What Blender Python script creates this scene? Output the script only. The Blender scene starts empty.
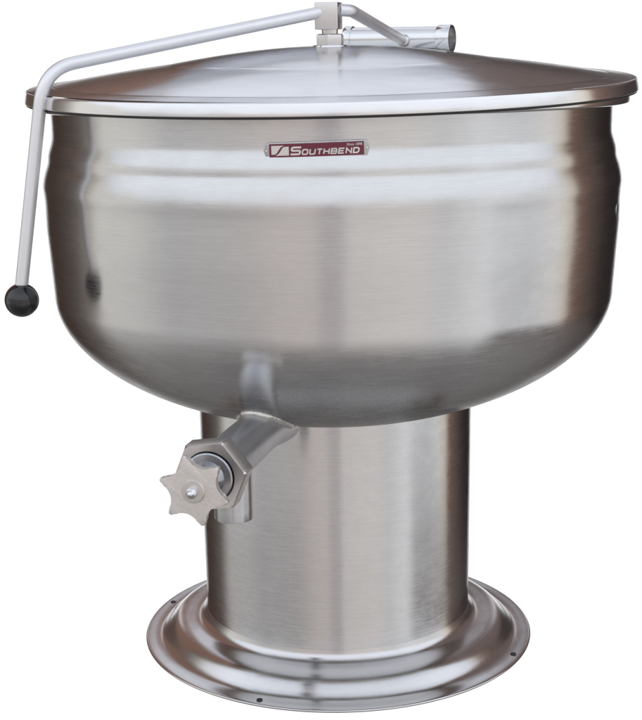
import bpy, bmesh, math, random
from mathutils import Vector, Matrix
random.seed(3)
S = bpy.context.scene
COL = S.collection
PI = math.pi

# ------------------------------------------------------------------ nodes
class NT:
    """small helper for writing math as shader nodes"""
    def __init__(s, tree): s.t = tree
    def n(s, typ, **kw):
        x = s.t.nodes.new(typ)
        for k, v in kw.items(): setattr(x, k, v)
        return x
    def put(s, sock, v):
        if hasattr(v, 'links') or isinstance(v, bpy.types.NodeSocket): s.t.links.new(v, sock)
        else: sock.default_value = v
    def m(s, op, a, b=0.0, c=0.0, clamp=False):
        x = s.n('ShaderNodeMath', operation=op, use_clamp=clamp)
        for i, v in enumerate((a, b, c)): s.put(x.inputs[i], v)
        return x.outputs[0]
    def ss(s, v, a, b, lo=0.0, hi=1.0):
        x = s.n('ShaderNodeMapRange', interpolation_type='SMOOTHSTEP')
        s.put(x.inputs[0], v); s.put(x.inputs[1], a); s.put(x.inputs[2], b)
        s.put(x.inputs[3], lo); s.put(x.inputs[4], hi)
        return x.outputs[0]
    def mix(s, f, a, b, mode='MIX'):
        x = s.n('ShaderNodeMix', data_type='RGBA', blend_type=mode)
        s.put(x.inputs[0], f)
        for i, v in ((6, a), (7, b)):
            if isinstance(v, tuple): x.inputs[i].default_value = (*v, 1) if len(v) == 3 else v
            else: s.put(x.inputs[i], v)
        return x.outputs[2]
    def ramp(s, f, stops):
        x = s.n('ShaderNodeValToRGB'); r = x.color_ramp
        while len(r.elements) > 1: r.elements.remove(r.elements[-1])
        r.elements[0].position = stops[0][0]; r.elements[0].color = (*stops[0][1], 1)
        for p, c in stops[1:]:
            e = r.elements.new(p); e.color = (*c, 1)
        s.put(x.inputs[0], f)
        return x.outputs[0]
    def sep(s, v):
        x = s.n('ShaderNodeSeparateXYZ'); s.put(x.inputs[0], v); return x.outputs
    def comb(s, a, b, c):
        x = s.n('ShaderNodeCombineXYZ')
        for i, v in enumerate((a, b, c)): s.put(x.inputs[i], v)
        return x.outputs[0]
    def noise(s, vec, scale, detail=3, rough=.5):
        x = s.n('ShaderNodeTexNoise'); s.put(x.inputs['Vector'], vec)
        x.inputs['Scale'].default_value = scale; x.inputs['Detail'].default_value = detail
        x.inputs['Roughness'].default_value = rough
        return x.outputs[0]

def newmat(name):
    m = bpy.data.materials.new(name); m.use_nodes = True
    m.node_tree.nodes.clear()
    T = NT(m.node_tree)
    out = T.n('ShaderNodeOutputMaterial'); b = T.n('ShaderNodeBsdfPrincipled')
    m.node_tree.links.new(b.outputs[0], out.inputs[0])
    return m, T, b

def turned_steel(name, col, rough, aniso, sgn, grain=1.0, wave=.0006, edge=1.0, low=0.0):
    """stainless steel brushed round its axis: fine rings of grain, faint dents and smudges"""
    m, T, b = newmat(name)
    tc = T.n('ShaderNodeTexCoord').outputs['Object']
    o = T.sep(tc)
    x, y, z = o[0], o[1], o[2]
    r = T.m('SQRT', T.m('ADD', T.m('MULTIPLY', x, x), T.m('MULTIPLY', y, y)))
    inv = T.m('DIVIDE', 1.0, T.m('MAXIMUM', r, .001))
    cx, cy = T.m('MULTIPLY', x, inv), T.m('MULTIPLY', y, inv)
    k = T.m('ADD', z, T.m('MULTIPLY', r, float(sgn)))
    g1 = T.noise(T.comb(T.m('MULTIPLY', cx, 5.0), T.m('MULTIPLY', cy, 5.0), T.m('MULTIPLY', k, 420.0)), 1.0, 4, .65)
    g2 = T.noise(T.comb(T.m('MULTIPLY', cx, 26.0), T.m('MULTIPLY', cy, 26.0), T.m('MULTIPLY', k, 1500.0)), 1.0, 3, .6)
    sm = T.noise(tc, 7.0, 5, .6)
    sm2 = T.noise(tc, 45.0, 4, .7)
    g = T.m('ADD', T.m('MULTIPLY', g1, .55), T.m('MULTIPLY', g2, .45))
    v = T.m('ADD', 1.0, T.m('MULTIPLY', T.m('SUBTRACT', g, .5), .30 * grain))
    v = T.m('ADD', v, T.m('MULTIPLY', T.m('SUBTRACT', sm, .5), .16))
    v = T.m('ADD', v, T.m('MULTIPLY', T.m('SUBTRACT', sm2, .5), .05))
    T.put(b.inputs['Base Color'], T.mix(1.0, (*col, 1), T.comb(v, v, v), 'MULTIPLY'))
    b.inputs['Metallic'].default_value = 1
    rr = T.m('ADD', rough, T.m('MULTIPLY', T.m('SUBTRACT', g, .5), .22 * grain))
    rr = T.m('ADD', rr, T.m('MULTIPLY', T.m('SUBTRACT', sm, .5), .16))
    scr = T.noise(T.comb(T.m('MULTIPLY', cx, 9.0), T.m('MULTIPLY', cy, 9.0), T.m('MULTIPLY', k, 60.0)), 1.0, 5, .7)
    rr = T.m('ADD', rr, T.m('MULTIPLY', T.m('SUBTRACT', scr, .5), .16 * grain))
    if low: rr = T.m('ADD', rr, T.ss(z, .53, .45, 0.0, low))      # coarser polish on the dished bottom
    T.put(b.inputs['Roughness'], rr)
    b.inputs['Anisotropic'].default_value = aniso
    b.inputs['Specular Tint'].default_value = (edge, edge, edge, 1)
    tg = T.n('ShaderNodeTangent', direction_type='RADIAL', axis='Z')
    b.inputs['Anisotropic Rotation'].default_value = ANI_ROT
    T.put(b.inputs['Tangent'], tg.outputs[0])
    b1 = T.n('ShaderNodeBump'); b1.inputs['Strength'].default_value = 1
    b1.inputs['Distance'].default_value = wave
    T.put(b1.inputs['Height'], T.noise(tc, 9.0, 2, .4))
    b2 = T.n('ShaderNodeBump'); b2.inputs['Strength'].default_value = .6
    b2.inputs['Distance'].default_value = .00003 * grain
    T.put(b2.inputs['Height'], g); T.put(b2.inputs['Normal'], b1.outputs[0])
    T.put(b.inputs['Normal'], b2.outputs[0])
    return m
ANI_ROT = 0.25

def plain_metal(name, col, rough, scale=60., var=.12, bump=.0001, metal=1.0, coat=0.):
    m, T, b = newmat(name)
    tc = T.n('ShaderNodeTexCoord').outputs['Object']
    a = T.noise(tc, scale, 5, .65); c = T.noise(tc, scale * .2, 3, .5)
    v = T.m('ADD', 1.0, T.m('ADD', T.m('MULTIPLY', T.m('SUBTRACT', a, .5), var), T.m('MULTIPLY', T.m('SUBTRACT', c, .5), var)))
    T.put(b.inputs['Base Color'], T.mix(1.0, (*col, 1), T.comb(v, v, v), 'MULTIPLY'))
    b.inputs['Metallic'].default_value = metal
    T.put(b.inputs['Roughness'], T.m('ADD', rough, T.m('MULTIPLY', T.m('SUBTRACT', c, .5), .2)))
    b.inputs['Coat Weight'].default_value = coat
    bp = T.n('ShaderNodeBump'); bp.inputs['Distance'].default_value = bump
    T.put(bp.inputs['Height'], a); T.put(b.inputs['Normal'], bp.outputs[0])
    return m

STEEL = (.612, .607, .603)
M = dict(
    bowl=turned_steel('brushed_bowl_steel', STEEL, .215, .85, 1.0, 1.3, .0006, .5, .05),
    ped=turned_steel('brushed_pedestal_steel', (.60, .595, .592), .20, .80, 0.0, 1.5, .0006, .5),
    flange=turned_steel('spun_base_steel', (.62, .61, .61), .21, .6, 1.0, .7, .0008),
    lid=turned_steel('spun_lid_steel', (.66, .66, .665), .17, .5, -1.0, .6, .0010),
    skirt=turned_steel('polished_lid_edge', (.73, .725, .73), .16, .4, 0.0, .6),
    rod=plain_metal('satin_lever_steel', (.80, .80, .815), .50, 80, .10),
    block=plain_metal('machined_block_steel', (.68, .66, .65), .32, 90, .14),
    nut=plain_metal('machined_nut_steel', (.68, .655, .635), .30, 120, .16),
    barrel=plain_metal('ground_valve_steel', (.62, .63, .655), .38, 50, .22, .0004),
    cast=plain_metal('bead_blasted_cast_steel', (.76, .725, .70), .46, 220, .2, .0003),
    tube=plain_metal('polished_tube_steel', (.72, .72, .72), .16, 60, .06),
    weld=plain_metal('bright_weld_bead', (.74, .72, .68), .22, 150, .3, .0012),
    ball=plain_metal('black_phenolic_plastic', (.006, .006, .008), .16, 60, .3, .00005, 0.0, .4),
    dark=plain_metal('dark_opening', (.012, .011, .011), .45, 60, .2, .0001, 0.0),
    red=plain_metal('maroon_enamel', (.155, .012, .035), .38, 300, .12, .00005, 0.0, .2),
    chrome=plain_metal('embossed_bright_metal', (.72, .73, .74), .24, 120, .12, .00008),
    bonnet=plain_metal('dull_bonnet_steel', (.40, .41, .435), .27, 110, .3, .0002),
    outlet=plain_metal('ground_outlet_steel', (.52, .525, .54), .27, 70, .25, .0002),
    badge_rim=plain_metal('worn_badge_rim', (.46, .46, .47), .22, 160, .3, .0003),
    shadow_gap=plain_metal('shadow_gap_dark', (.02, .018, .018), .6, 60, .2, .0001, 0.0),  # near-black colour for the shadow line under the lid edge
)

# ------------------------------------------------------------------ meshes
def link(name, bm, mat, parent=None, loc=None, smooth=32, mw=None):
    me = bpy.data.meshes.new(name)
    bmesh.ops.recalc_face_normals(bm, faces=bm.faces)
    bm.to_mesh(me); bm.free()
    for p in me.polygons: p.use_smooth = True
    me.set_sharp_from_angle(angle=math.radians(smooth))
    me.materials.append(mat)
    o = bpy.data.objects.new(name, me); COL.objects.link(o)
    if parent: o.parent = parent
    if loc: o.location = loc
    if mw is not None: o.matrix_local = mw
    return o

def smooth_profile(pts, it=2):
    """Chaikin corner rounding of an open polyline"""
    for _ in range(it):
        q = [pts[0]]
        for a, b in zip(pts, pts[1:]):
            q.append((a[0]*.75+b[0]*.25, a[1]*.75+b[1]*.25)); q.append((a[0]*.25+b[0]*.75, a[1]*.25+b[1]*.75))
        q.append(pts[-1]); pts = q
    return pts

def revolve(bm, prof, seg=192, warp=None, closed=False):
    rings = []
    for r, z in prof:
        if r < 1e-6: rings.append([bm.verts.new((0, 0, z))]); continue
        ring = []
        for i in range(seg):
            a = 2*PI*i/seg
            rr, zz = (r, z) if warp is None else warp(r, z, a)
            ring.append(bm.verts.new((rr*math.cos(a), rr*math.sin(a), zz)))
        rings.append(ring)
    pairs = list(zip(rings, rings[1:]))
    if closed: pairs.append((rings[-1], rings[0]))
    for a, b in pairs:
        if len(a) == 1 and len(b) == 1: continue
        for i in range(seg):
            j = (i+1) % seg
            if len(a) == 1: bm.faces.new((a[0], b[j], b[i]))
            elif len(b) == 1: bm.faces.new((a[i], a[j], b[0]))
            else: bm.faces.new((a[i], a[j], b[j], b[i]))
    return bm

def fillet_path(pts, rad, n=10):
    out = [Vector(pts[0])]
    for i in range(1, len(pts)-1):
        p = Vector(pts[i]); a = (Vector(pts[i-1])-p); b = (Vector(pts[i+1])-p)
        d = min(rad[i] if isinstance(rad, (list, tuple)) else rad, a.length*.45, b.length*.45)
        s = p + a.normalized()*d; e = p + b.normalized()*d
        for k in range(n+1):
            t = k/n; out.append(s*(1-t)**2 + p*2*t*(1-t) + e*t*t)
    out.append(Vector(pts[-1]))
    return out

def tube(bm, path, rad, seg=28, cap=True):
    """sweep a circle along path; rad a number or a function of 0..1"""
    path = [Vector(p) for p in path]
    L = [0]
    for a, b in zip(path, path[1:]): L.append(L[-1]+(b-a).length)
    up = None; rings = []
    for i, p in enumerate(path):
        t = (path[min(i+1, len(path)-1)]-path[max(i-1, 0)]).normalized()
        if up is None:
            up = t.orthogonal().normalized()
        up = (up - t*up.dot(t)).normalized(); w = t.cross(up)
        r = rad(L[i]/L[-1]) if callable(rad) else rad
        rings.append([bm.verts.new(p + (up*math.cos(2*PI*k/seg)+w*math.sin(2*PI*k/seg))*r) for k in range(seg)])
    for a, b in zip(rings, rings[1:]):
        for i in range(seg):
            bm.faces.new((a[i], a[(i+1) % seg], b[(i+1) % seg], b[i]))
    if cap: bm.faces.new(rings[0]); bm.faces.new(rings[-1])
    return bm

def prism(bm, outline, z0, z1, bev=0.0, holes=None):
    """outline in xy extruded from z0 to z1, edges bevelled"""
    a = [bm.verts.new((x, y, z0)) for x, y in outline]
    b = [bm.verts.new((x, y, z1)) for x, y in outline]
    n = len(outline)
    f0 = bm.faces.new(a[::-1]); f1 = bm.faces.new(b)
    for i in range(n): bm.faces.new((a[i], a[(i+1) % n], b[(i+1) % n], b[i]))
    if bev:
        es = list(f0.edges)+list(f1.edges)
        bmesh.ops.bevel(bm, geom=es, offset=bev, segments=3, affect='EDGES', profile=.5)
    return bm

def box(bm, c, s, bev=.001):
    m = bmesh.ops.create_cube(bm, size=1, matrix=Matrix.Translation(c) @ Matrix.Diagonal((*s, 1)))
    if bev: bmesh.ops.bevel(bm, geom=list({e for v in m['verts'] for e in v.link_edges}), offset=bev, segments=3, affect='EDGES', profile=.5)
    return bm

# ------------------------------------------------------------------ the kettle
kettle = bpy.data.objects.new('steam_kettle', None); COL.objects.link(kettle)
kettle.empty_display_size = .1
kettle['label'] = 'lidded stainless steel steam kettle on a round pedestal with maroon badge'
kettle['category'] = 'kettle'

# bowl: neck, two rolled shoulders, slightly tapering wall, dished bottom
bp = smooth_profile([(.3855, .7790), (.3853, .760), (.3853, .7440), (.3858, .7375), (.3882, .7300), (.3912, .7210), (.3921, .7150),
                     (.3924, .7090), (.3938, .7040), (.3970, .6955), (.3996, .6850), (.4008, .6765), (.4006, .6710), (.3996, .6620), (.3990, .650)], 2)
for z in (.62, .59, .56): bp.append((.3925+.07*(z-.527), z))
A_, Z0_, B_, N_ = .3925, .527, .191, 1.94
for i in range(90):
    u = (i/89)**.8*.90
    bp.append((A_*(1-u**N_)**(1/N_), Z0_-B_*u))
bp.append((.12, .350)); bp.append((0.0, .345))
bm = bmesh.new()
def dent(r, z, a):
    k = 1 + .0008*math.sin(3*a+z*9)*max(0., min(1., (r-.1)/.2)) + .0004*math.sin(7*a-z*20)
    return r*k, z
revolve(bm, bp, 256, dent)
bowl = link('bowl', bm, M['bowl'], kettle)

bm = bmesh.new()   # port in the right side of the wall
az = math.atan2(-.135, .3765)
pm = Matrix.Translation((.3986*math.cos(az), .3986*math.sin(az), .6386)) @ Matrix.Rotation(az, 4, 'Z') @ Matrix.Rotation(PI/2, 4, 'Y')
revolve(bm, [(.0092, -.004), (.0092, .0004), (.0088, .0008), (.0078, .0008), (.0076, .0002), (.0076, -.004)], 40)
link('port_collar', bm, M['bonnet'], bowl, mw=pm)
bm = bmesh.new(); revolve(bm, [(.0, .0007), (.0070, .0007), (.0077, .0004), (.0077, -.004), (0, -.004)], 32)
link('port_opening', bm, M['dark'], bowl, mw=pm)

# rim: rolled lip
bm = bmesh.new()
rp = smooth_profile([(.384, .7770), (.400, .7762), (.4075, .7768), (.4086, .7810), (.4082, .7880), (.404, .7898), (.384, .7898), (.380, .7850)], 2)
revolve(bm, rp, 256, closed=True)
link('rim', bm, M['skirt'], kettle)

# pedestal
bm = bmesh.new()
revolve(bm, [(.1975, .385), (.1970, .25), (.1960, .12), (.1954, .052), (.1954, .040)], 256, lambda r, z, a: (r*(1+.0006*math.sin(3*a+1)+.0003*math.sin(8*a+z*20)), z))
link('pedestal', bm, M['ped'], kettle)

# base flange, spun
fp = [(.1954, .0480), (.1962, .0420), (.1985, .0370), (.2030, .0330), (.2090, .0310), (.2200, .0298), (.2320, .0286), (.2410, .0262),
      (.2470, .0222), (.2520, .0166), (.2565, .0112), (.2605, .0078), (.2645, .0060), (.2720, .0050), (.2800, .0046), (.2865, .0042), (.2882, .0030), (.2878, .0006), (.2860, 0.), (.19, 0.)]
bm = bmesh.new(); revolve(bm, smooth_profile(fp, 2), 256)
base = link('base_flange', bm, M['flange'], kettle)
for k, (x, y) in enumerate(((-.2585, .0945), (-.1085, -.2550), (.2485, -.1215))):
    bm = bmesh.new(); revolve(bm, [(0, .0052), (.0026, .0052), (.0028, .0059), (.0040, .0059), (.0043, .0048), (.0052, .001), (0, .001)], 28)
    bh = link('bolt_hole', bm, M['dark'], base, loc=(x, y, 0))

# lid: crown, crease ring and rolled edge; tipped a little forward on its hinge
lidm = Matrix.Translation((0, 0, .7945)) @ Matrix.Rotation(math.radians(2.2), 4, 'X') @ Matrix.Rotation(math.radians(-.45), 4, 'Y')
lp = [(0, .0625), (.03, .0624), (.07, .0612), (.12, .0570), (.17, .0508), (.2140, .0440), (.2180, .0434), (.2215, .0424), (.26, .0376), (.30, .0322), (.34, .0262), (.372, .0210), (.3775, .0201), (.3800, .0197), (.3825, .0196), (.3850, .0195), (.4000, .0178), (.4135, .0162)]
bm = bmesh.new(); revolve(bm, smooth_profile(lp, 2), 256, lambda r, z, a: (r, z+.0005*math.sin(2*a+.6)*(r/.4)**2+.0003*math.sin(5*a)*min(1, r/.3)))
lid = link('lid', bm, M['lid'], kettle, mw=lidm)
bm = bmesh.new()
sp = smooth_profile([(.4130, .0158), (.4150, .0158), (.4166, .0148), (.4176, .0116), (.4194, .0016), (.4192, -.0002), (.4175, -.0002), (.4160, .001), (.4140, .012), (.4130, .013)], 2)
revolve(bm, sp, 256, closed=True)
link('lid_edge', bm, M['skirt'], lid)
bm = bmesh.new()   # added dark ring that draws the shadow gap beneath the lid edge
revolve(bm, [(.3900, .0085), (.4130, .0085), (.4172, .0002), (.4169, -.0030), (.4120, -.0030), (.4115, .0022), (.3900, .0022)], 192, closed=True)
link('shadow_gap', bm, M['shadow_gap'], lid)

# ---- lid lever: block, nuts, bent rod, ball, rear rod
LZ = .8557
bm = bmesh.new()
bx = Matrix.Rotation(math.radians(-14), 4, 'Z')
box(bm, (0, 0, .8975), (.0325, .030, .0365), .0014)
bmesh.ops.transform(bm, matrix=Matrix.Translation((-.0017, 0, 0)) @ bx, verts=bm.verts)
lever = link('lid_lever', bm, M['block'], kettle)
bm = bmesh.new(); revolve(bm, smooth_profile([(.0110, .8700), (.0112, .8740), (.0112, .8800)], 1), 40)
link('neck_bolt', bm, M['nut'], lever)
bm = bmesh.new()
hexo = [(.0200*math.cos(PI/3*i+.35), .0200*math.sin(PI/3*i+.35)) for i in range(6)]
prism(bm, hexo, .8572, .8735, .0032)
link('hex_nut', bm, M['block'], lever, smooth=30)
bm = bmesh.new(); revolve(bm, smooth_profile([(0, .8588), (.0225, .8588), (.0242, .8574), (.0245, .8535)], 2), 64)
link('washer', bm, M['skirt'], lever)

rod_pts = [(-.010, -.003, .9030), (-.3570, -.2150, .8330), (-.4001, -.220, .5600)]
path = fillet_path(rod_pts, [0, .042, 0], 14)
bm = bmesh.new(); tube(bm, path, .0083, 32)
link('lever_rod', bm, M['rod'], lever)
bm = bmesh.new(); bmesh.ops.create_uvsphere(bm, u_segments=48, v_segments=32, radius=.0218, matrix=Matrix.Translation((-.4003, -.220, .5448)))
link('ball_knob', bm, M['ball'], lever, smooth=80)
rp2 = [(.012, .003, .9055), (.030, .014, .9045), (.1190, .372, .8690), (.1290, .388, .8635)]
bm = bmesh.new(); tube(bm, fillet_path(rp2, .02, 10), .0085, 28)
link('hinge_rod', bm, M['rod'], lever)
bm = bmesh.new(); bmesh.ops.create_uvsphere(bm, u_segments=24, v_segments=16, radius=.0105, matrix=Matrix.Translation((.1255, .381, .8665)))
link('rod_end', bm, M['block'], lever, smooth=80)

# ---- hinge tube behind the lid
A = Vector((.0349, .44, .8695)); B = Vector((.1985, .372, .8683)); ax = (B-A).normalized()
def frame(origin, zaxis, roll=0.0):
    z = zaxis.normalized(); x = Vector((0, 0, 1)).cross(z).normalized(); y = z.cross(x)
    R = Matrix((x, y, z)).transposed().to_4x4()
    return Matrix.Translation(origin) @ R @ Matrix.Rotation(roll, 4, 'Z')
L = (B-A).length
fm = frame(A, ax)
bm = bmesh.new(); revolve(bm, [(.0190, 0), (.0205, 0), (.0205, L), (.0190, L)], 64, closed=True)
hinge = link('hinge_tube', bm, M['tube'], kettle, mw=fm)
for z0, z1 in ((-.004, .010), (L-.017, L+.006)):
    bm = bmesh.new(); revolve(bm, [(.0192, z0), (.0222, z0), (.0228, z0+.001), (.0228, z1-.001), (.0222, z1), (.0192, z1)], 64, closed=True)
    link('end_collar', bm, M['tube'], hinge)
bm = bmesh.new(); revolve(bm, [(0, L-.010), (.0194, L-.010), (.0194, L-.013), (0, L-.013)], 48)
link('end_reflector', bm, M['nut'], hinge)  # added disc, reflects the brown surroundings to lift the black tube end
bm = bmesh.new()
for s in (.25, .75):   # brackets down to the rim behind the lid
    c = A.lerp(B, s); n = Vector((c.x, c.y, 0)).normalized(); t = Vector((-n.y, n.x, 0))
    vs = []
    for off in (-.004, .004):
        for (u, z) in ((-.03, .70), (.014, .70), (.014, .86), (-.012, .86), (-.008, .80), (-.03, .76)):
            base_r = c.length if False else math.hypot(c.x, c.y)
            p = n*(base_r+u) + t*off; 
            if u == -.03: p = n*.392 + t*off
            vs.append(bm.verts.new((p.x, p.y, z)))
    bm.faces.new(vs[:6]); bm.faces.new(vs[6:][::-1])
    for i in range(6):
        j = (i+1) % 6; bm.faces.new((vs[i], vs[j], vs[6+j], vs[6+i]))
hb = link('hinge_bracket', bm, M['block'], kettle)

# ---- drain valve
K = Vector((-.1620, -.5000, .3755)); W = Vector((-.0875, -.2100, .3767)); axv = (K-W).normalized(); VL = (K-W).length
vm = frame(W, axv)
bm = bmesh.new()   # body: flared root, barrel
revolve(bm, smooth_profile([(.0380, -.050), (.0345, -.010), (.0300, .020), (.0285, .045), (.0285, .085), (.0290, .12), (.0290, .215), (.0290, .245)], 2), 64)
valve = link('drain_valve', bm, M['barrel'], kettle, mw=vm)
iv = vm.inverted()
def vchild(name, bm, mat, smooth=32): return link(name, bm, mat, valve, smooth=smooth)
bm = bmesh.new()   # weld bead where the body meets the bowl
pts = []
# ring of points on the bowl surface around the barrel axis
def bowl_r(z):
    u = max(0., min(.97, (Z0_-z)/B_)); return A_*(1-u**N_)**(1/N_)
def hit(p, d):
    t = -.02
    q = p
    for i in range(260):
        q = p + d*(-t); 
        if q.z < Z0_ and math.hypot(q.x, q.y) < bowl_r(q.z) and q.z > .345: return q
        t += .0008
    return None
X = vm.to_3x3() @ Vector((1, 0, 0)); Y = vm.to_3x3() @ Vector((0, 1, 0))
for k in range(48):
    a = 2*PI*k/48; p = W + axv*.10 + (X*math.cos(a)+Y*math.sin(a))*.031
    h = hit(p, axv)
    if h is not None: pts.append(h + axv*.001)
if len(pts) > 6:
    ptl = [iv @ p for p in pts]
    tube(bm, ptl + ([ptl[0]] if len(pts) == 48 else []), lambda t: .0052+.0005*math.sin(t*260), 14)
    vchild('weld_bead', bm, M['weld'])
else: bm.free()
# outlet pipe, vertical in the world
bm = bmesh.new()
oc = Vector((-.1275, -.37, 0))
revolve(bm, smooth_profile([(.0232, .378), (.0232, .34), (.0232, .3005), (.0230, .2990), (.0205, .2990), (.0203, .3005), (.0203, .36)], 1), 64)
for v in bm.verts: v.co = iv @ (v.co + oc)
vchild('outlet_pipe', bm, M['outlet'])
# hex union nut (hollow ring)
def ringprism(bm, ro, ri, z0, z1, rot=0., n=6, seg=96, ch=.003):
    def hexr(a, R): 
        a = (a-rot) % (2*PI/n) - PI/n
        return R*math.cos(PI/n)/math.cos(a)
    angs = [2*PI*i/seg for i in range(seg)]
    def ring(f, z): return [bm.verts.new((f(a)*math.cos(a+rot), f(a)*math.sin(a+rot), z)) for a in angs]
    hx = lambda a: hexr(a+rot, ro)
    cap = ro*.945
    hc = lambda a: min(hexr(a+rot, ro), ro*.965) - ch*.35
    rr = [ring(lambda a: ri, z0), ring(hc, z0), ring(hx, z0+ch), ring(hx, z1-ch), ring(hc, z1), ring(lambda a: ri+.001, z1), ring(lambda a: ri, z1-.001)]
    for A1, B1 in zip(rr, rr[1:]+[rr[0]]):
        for i in range(seg):
            j = (i+1) % seg; bm.faces.new((A1[i], A1[j], B1[j], B1[i]))
    return bm
zn = VL-.050
bm = bmesh.new(); ringprism(bm, .0450, .0300, zn-.030, zn, math.radians(8))
vchild('union_nut', bm, M['nut'], 24)
bm = bmesh.new()   # bonnet inside the nut
revolve(bm, [(.0300, zn-.028), (.0292, zn-.004), (.0290, zn+.002), (.0275, zn+.003), (.0200, zn+.004), (.0170, zn+.010), (.0120, zn+.018), (.0095, zn+.024), (.0095, VL)], 64)
vchild('bonnet', bm, M['bonnet'], 24)
bm = bmesh.new()   # thread line between nut and bonnet
revolve(bm, [(.0289, zn-.0035), (.0303, zn-.0035), (.0303, zn-.010), (.0289, zn-.010)], 64, closed=True)
vchild('thread_gap', bm, M['dark'])
# star handle
STAR = 28
def star(rt, rv, rot, n=6):
    o = []
    for k in range(n):
        a0 = rot + 2*PI*k/n; a1 = a0 + 2*PI/n
        w = math.radians(4.6)
        # rounded tip
        for s in (-1, -.5, 0, .5, 1):
            a = a0 + w*s*.8; r = rt*(1-.035*abs(s)**2.5); o.append((r*math.cos(a), r*math.sin(a)))
        # concave scallop
        m = 12
        for i in range(1, m):
            t = i/m; a = a0+w*.8 + (a1-a0-1.6*w)*t
            q = 1-(2*t-1)**2
            r = rt*.965 - (rt*.965-rv)*(q**.68); o.append((r*math.cos(a), r*math.sin(a)))
    return o
bm = bmesh.new(); prism(bm, star(.0410, .0280, math.radians(16+STAR)), VL-.0045, VL+.0035, .0009)
vchild('star_handle', bm, M['cast'], 30)
bm = bmesh.new(); revolve(bm, smooth_profile([(0, VL+.0058), (.0125, VL+.0058), (.0134, VL+.0050), (.0134, VL+.0030)], 1), 48)
vchild('handle_washer', bm, M['nut'])
bm = bmesh.new(); revolve(bm, smooth_profile([(0, VL+.0175), (.0030, VL+.0165), (.0045, VL+.0135), (.0062, VL+.0125), (.0066, VL+.0100), (.0066, VL+.0055)], 1), 24)
vchild('spindle', bm, M['chrome'])

# ---- badge wrapped on the neck
RB = .3857
bang = math.atan2(-.0208, .3850); bz = .7402; btilt = math.radians(1.3)
def wrap(u, v, w):
    uu = u*math.cos(btilt)-v*math.sin(btilt); vv = u*math.sin(btilt)+v*math.cos(btilt)
    a = bang + uu/RB; r = RB + w + .0006
    return Vector((r*math.sin(a), -r*math.cos(a), bz+vv))
def plate(name, outline, w0, w1, mat, parent, cuts=60, bev=.0):
    bm = bmesh.new(); prism(bm, outline, w0, w1, bev)
    xs = [p[0] for p in outline]; lo, hi = min(xs), max(xs)
    for i in range(1, cuts):
        x = lo+(hi-lo)*i/cuts
        bmesh.ops.bisect_plane(bm, geom=bm.verts[:]+bm.edges[:]+bm.faces[:], plane_co=(x, 0, 0), plane_no=(1, 0, 0))
    for v in bm.verts: v.co = wrap(*v.co)
    return link(name, bm, mat, parent)
hw, hh = .0605, .0096
outl = [(-hw+.0055, -hh), (hw-.0055, -hh), (hw-.003, -hh+.001), (hw-.0008, -.0022), (hw, 0), (hw-.0008, .0022), (hw-.003, hh-.001), (hw-.0055, hh),
        (-hw+.0055, hh), (-hw+.003, hh-.001), (-hw+.0008, .0022), (-hw, 0), (-hw+.0008, -.0022), (-hw+.003, -hh+.001)]
badge = plate('badge', outl, -.0004, .0012, M['badge_rim'], kettle, 60, .0005)
fw, fh = .0538, .0076
plate('enamel_field', [(-fw, -fh), (fw, -fh), (fw, fh), (-fw, fh)], .0008, .0015, M['red'], badge)
for s in (-1, 1):
    plate('badge_rivet', [(s*.0570+.0014*math.cos(PI/6*i), .0014*math.sin(PI/6*i)) for i in range(12)], .001, .0021, M['chrome'], badge, 4, .0004)
# emblem: bright block crossed by a maroon slanted S stroke
ex0, ex1, ey = -.0512, -.0312, .0056
plate('badge_emblem', [(ex0, -ey+.0012), (ex0, ey), (ex0+.0145, ey), (ex0+.0122, ey-.0012), (ex0+.0105, ey-.0022), (ex0+.0060, -ey+.0026), (ex0+.0042, -ey+.0014)], .0013, .0019, M['chrome'], badge, 10)
plate('badge_emblem', [(ex1, ey-.0012), (ex1, -ey), (ex0+.0045, -ey), (ex0+.0068, -ey+.0012), (ex0+.0085, -ey+.0022), (ex0+.0130, ey-.0026), (ex0+.0148, ey-.0014)], .0013, .0019, M['chrome'], badge, 10)
def text(body, size, x, y, w, name, bold=.0, sx=1.0, shear=.22, h=.0005):
    cu = bpy.data.curves.new('t', 'FONT'); cu.body = body; cu.size = size; cu.shear = shear
    cu.extrude = h/2; cu.offset = bold; cu.space_character = 1.04; cu.resolution_u = 4
    o = bpy.data.objects.new('t', cu); COL.objects.link(o)
    dg = bpy.context.evaluated_depsgraph_get(); dg.update()
    me = bpy.data.meshes.new_from_object(o.evaluated_get(dg)); bpy.data.objects.remove(o)
    bm = bmesh.new(); bm.from_mesh(me); bpy.data.meshes.remove(me)
    xs = [v.co.x for v in bm.verts]; x0 = min(xs); width = (max(xs)-x0)*sx
    for v in bm.verts: v.co = wrap((v.co.x-x0)*sx + x, v.co.y + y, .0016+v.co.z)
    o = link(name, bm, M['chrome'], badge)
    return width
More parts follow.
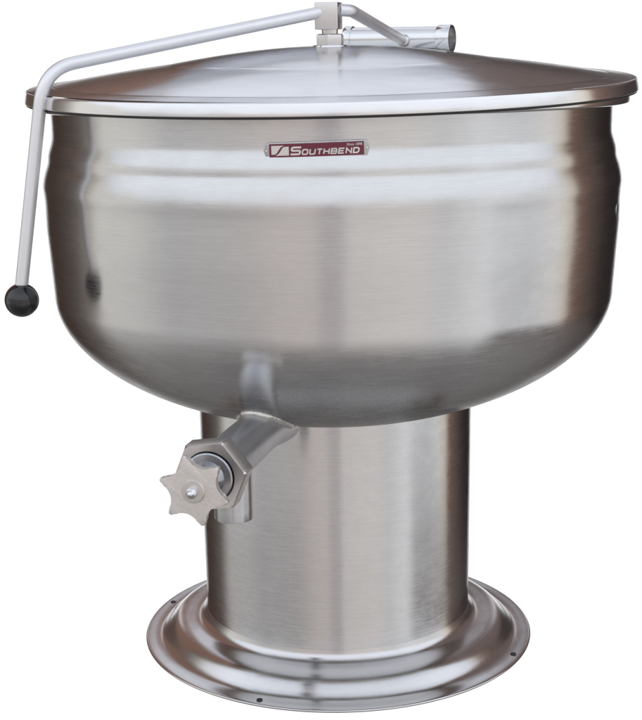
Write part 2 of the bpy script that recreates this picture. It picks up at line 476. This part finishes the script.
def ribbon(bm, pts, wd, closed=False):
    n = len(pts); Lf, Rt = [], []
    for i, p in enumerate(pts):
        p = Vector(p)
        a = Vector(pts[i-1]) if (i > 0 or closed) else None
        b = Vector(pts[(i+1) % n]) if (i < n-1 or closed) else None
        d1 = (p-a).normalized() if a is not None else None
        d2 = (b-p).normalized() if b is not None else None
        d1 = d1 if d1 is not None else d2; d2 = d2 if d2 is not None else d1
        nn = Vector((-(d1.y+d2.y), d1.x+d2.x)).normalized()
        k = wd/2/max(.5, nn.dot(Vector((-d1.y, d1.x))))
        Lf.append(p+nn*k); Rt.append(p-nn*k)
    rng = n if closed else n-1
    lay = [[[bm.verts.new((q.x, q.y, z)) for q in side] for side in (Lf, Rt)] for z in (.0013, .0020)]
    for i in range(rng):
        j = (i+1) % n
        for l in lay: bm.faces.new((l[0][i], l[0][j], l[1][j], l[1][i]))
        for sd in (0, 1): bm.faces.new((lay[0][sd][i], lay[0][sd][j], lay[1][sd][j], lay[1][sd][i]))
    if not closed:
        for e in (0, -1): bm.faces.new((lay[0][0][e], lay[0][1][e], lay[1][1][e], lay[1][0][e]))
c = .16
GLY = {   # strokes of wide square-cornered capitals on a unit box
 'S': [([(1, .86), (.95, 1), (.12, 1), (0, .9), (0, .62), (.12, .52), (.88, .52), (1, .42), (1, .1), (.88, 0), (.05, 0), (0, .14)], False)],
 'O': [([(c, 0), (1-c, 0), (1, c), (1, 1-c), (1-c, 1), (c, 1), (0, 1-c), (0, c)], True)],
 'U': [([(0, 1.07), (0, c), (c, 0), (1-c, 0), (1, c), (1, 1.07)], False)],
 'T': [([(-.06, 1), (1.06, 1)], False), ([(.5, .95), (.5, -.07)], False)],
 'H': [([(0, 1.07), (0, -.07)], False), ([(1, 1.07), (1, -.07)], False), ([(.05, .5), (.95, .5)], False)],
 'B': [([(0, 0), (1-c, 0), (1, c), (1, .40), (.93, .5), (1, .6), (1, 1-c), (1-c, 1), (0, 1)], True), ([(.05, .5), (.93, .5)], False)],
 'E': [([(1.03, 1), (0, 1), (0, 0), (1.03, 0)], False), ([(.05, .5), (.92, .5)], False)],
 'N': [([(0, -.07), (0, 1), (1, 0), (1, 1.07)], False)],
 'D': [([(0, 0), (1-c*1.4, 0), (1, c*1.4), (1, 1-c*1.4), (1-c*1.4, 1), (0, 1)], True)],
}
def word(letters, x, y, gap):
    for ch, w_, h_, t_ in letters:
        bm = bmesh.new()
        for pts, cl in GLY[ch]:
            q = [(x + t_/2 + px*(w_-t_) + .20*(t_/2+py*(h_-t_)), y + t_/2 + py*(h_-t_)) for px, py in pts]
            ribbon(bm, q, t_, cl)
        for v in bm.verts: v.co = wrap(*v.co)
        link('lettering', bm, M['chrome'], badge, smooth=20)
        x += w_ + gap
word([('S', .0118, .0098, .0021)] + [(ch,   .0072 if ch != 'T' else .0064, .0068, .00155) for ch in 'OUTHBEND'], -.0300, -.0056, .00115)
text('Since 1898', .0038, .0345, .0034, 0, 'small_lettering', .00003, 1.0, .1)

# ------------------------------------------------------------------ surroundings reflected in the steel
w = bpy.data.worlds.new('World'); S.world = w; w.use_nodes = True
w.node_tree.nodes.clear(); T = NT(w.node_tree)
d = T.n('ShaderNodeTexCoord').outputs['Generated']; o = T.sep(d)
deg = 180/PI
az = T.m('MULTIPLY', T.m('ARCTAN2', o[0], T.m('MULTIPLY', o[1], -1.0)), deg)      # 0 = camera side, + = right
el = T.m('MULTIPLY', T.m('ARCSINE', o[2]), deg)
back = T.m('SUBTRACT', 180.0, T.m('ABSOLUTE', az))
wob = T.noise(d, 6.0, 4, .55); wob = T.m('MULTIPLY', T.m('SUBTRACT', wob, .5), 8.0)
f = T.m('DIVIDE', T.m('ADD', az, 180.0), 360.0)
def P_(a): return (a+180)/360
G = 1.6
def c_(r, g, b, k=1.0):
    f_ = lambda s: ((s/255+.055)/1.055)**2.4/.6/G*k
    return (f_(r), f_(g), f_(b))
brown, dk = c_(76, 65, 60), c_(50, 45, 43)
band = T.ramp(f, [(P_(-180), dk), (P_(-160), c_(72, 58, 52)), (P_(-140), brown), (P_(-126), c_(82, 75, 71)), (P_(-118), c_(100, 94, 91)), (P_(-112), c_(128, 123, 117)),
    (P_(-104), c_(198, 196, 192)), (P_(-84), c_(190, 189, 186)), (P_(-66), c_(166, 165, 165)), (P_(-40), c_(172, 169, 167)),
    (P_(-22), c_(180, 172, 169)), (P_(-8), c_(178, 171, 169)), (P_(-5), c_(162, 156, 157)), (P_(2), c_(160, 154, 155)), (P_(5), c_(188, 184, 182)),
    (P_(30), c_(194, 190, 188)), (P_(44), c_(186, 186, 187)), (P_(60), c_(204, 205, 207)), (P_(80), c_(192, 194, 197)), (P_(96), c_(206, 205, 203)),
    (P_(104), c_(196, 188, 176)), (P_(108), c_(108, 84, 74)), (P_(122), c_(78, 68, 64)), (P_(134), c_(56, 49, 47)), (P_(160), c_(46, 41, 41)), (P_(180), dk)])
sky = T.ramp(T.m('DIVIDE', el, 90.0), [(0.0, c_(225, 228, 234)), (.2, c_(218, 223, 231)), (.45, c_(222, 227, 236)), (.7, c_(190, 196, 206)), (1.0, c_(176, 180, 190))])
skyback = T.ramp(T.m('DIVIDE', el, 90.0), [(0.0, c_(96, 98, 106)), (.16, c_(108, 110, 120)), (.20, c_(150, 154, 165)), (.235, c_(196, 200, 210)), (.275, c_(214, 218, 228)), (.32, c_(186, 189, 197)), (.4, c_(180, 183, 191)), (.6, c_(200, 205, 215)), (1.0, c_(176, 180, 190))])
isback = T.ss(back, 95.0, 60.0)
skyc = T.mix(isback, sky, skyback)
gnd = T.ramp(T.m('DIVIDE', T.m('MULTIPLY', el, -1.0), 90.0), [(.2, c_(118, 115, 113)), (.5, c_(110, 108, 107)), (.8, c_(100, 99, 100)), (1.0, c_(96, 95, 97))])
# roof / tree line: low in front, high to the sides and behind
hz = T.m('ADD', T.ramp(f, [(P_(-180), (.08,)*3), (P_(-174), (.10,)*3), (P_(-171), (.20,)*3), (P_(-168), (.27,)*3), (P_(-150), (.60,)*3), (P_(-125), (.72,)*3), (P_(-110), (.60,)*3), (P_(-105), (.28,)*3), (P_(-98), (.12,)*3), (P_(-80), (.10,)*3), (P_(80), (.10,)*3), (P_(98), (.12,)*3), (P_(104), (.28,)*3), (P_(109), (.55,)*3), (P_(125), (.72,)*3), (P_(150), (.60,)*3), (P_(168), (.34,)*3), (P_(171), (.24,)*3), (P_(175), (.10,)*3), (P_(180), (.08,)*3)]), 0.0)
hzd = T.m('ADD', T.m('MULTIPLY', hz, 100.0), wob)
isky = T.ss(T.m('SUBTRACT', el, hzd), -2.0, 2.5)
ignd = T.ss(T.m('ADD', el, T.m('MULTIPLY', wob, .8)), -20.0, -50.0)
lowr = T.m('MULTIPLY', T.ss(T.m('ADD', el, T.m('MULTIPLY', wob, .2)), -18.0, -22.5), T.ss(az, 60.0, 72.0))
band = T.mix(lowr, band, c_(90, 83, 83))
lowl = T.m('MULTIPLY', T.ss(el, -14.0, -20.0, 0.0, .75), T.m('MULTIPLY', T.ss(az, -10.0, -40.0), T.ss(az, -120.0, -106.0)))
band = T.mix(lowl, band, c_(134, 133, 134))
c = T.mix(ignd, band, gnd)
warm = T.m('MULTIPLY', T.ss(el, 6.0, 18.0), T.ss(back, 66.0, 50.0))
c = T.mix(warm, c, T.mix(T.ss(az, -10.0, 10.0), c_(112, 88, 79), c_(94, 82, 80)))
c = T.mix(isky, c, skyc)
streakc = T.ss(az, -10.0, 10.0, 18.0, 17.5)      # bright patches added behind, left and right, to streak the lid
gap = T.m('MULTIPLY', T.ss(T.m('ABSOLUTE', T.m('SUBTRACT', back, streakc)), 2.4, .8), T.m('MULTIPLY', T.ss(el, 6.0, 9.0), T.ss(el, 27.0, 21.0)))
c = T.mix(gap, c, c_(212, 210, 212))
inwhite = T.m('MULTIPLY', T.ss(back, 24.5, 20.5), T.m('MULTIPLY', T.ss(el, -31.0, -28.0), T.ss(el, 5.5, 3.2)))
c = T.mix(inwhite, c, (1.15/G,)*3)
bg = T.n('ShaderNodeBackground'); T.put(bg.inputs[0], c); bg.inputs[1].default_value = G
out = T.n('ShaderNodeOutputWorld'); w.node_tree.links.new(bg.outputs[0], out.inputs[0])
w.cycles.sampling_method = 'MANUAL'; w.cycles.sample_map_resolution = 1024

# ------------------------------------------------------------------ camera
cam = bpy.data.cameras.new('camera'); co = bpy.data.objects.new('camera', cam); COL.objects.link(co); S.camera = co
F, D, H, PIT, ROLL, XO = 1398.92, 1.984, .8428, .2135, .0157, -.0194
cam.sensor_fit = 'HORIZONTAL'; cam.sensor_width = 36; cam.lens = F*36/642
cam.clip_start = .05; cam.clip_end = 200
co.matrix_world = Matrix.Translation((XO, -D, H)) @ Matrix.Rotation(PI/2-PIT, 4, 'X') @ Matrix.Rotation(-ROLL, 4, 'Z')

S.view_settings.view_transform = 'Standard'; S.view_settings.look = 'None'
S.view_settings.exposure = 0; S.view_settings.gamma = 1
S.cycles.use_denoising = True
S.cycles.max_bounces = 8; S.cycles.glossy_bounces = 6
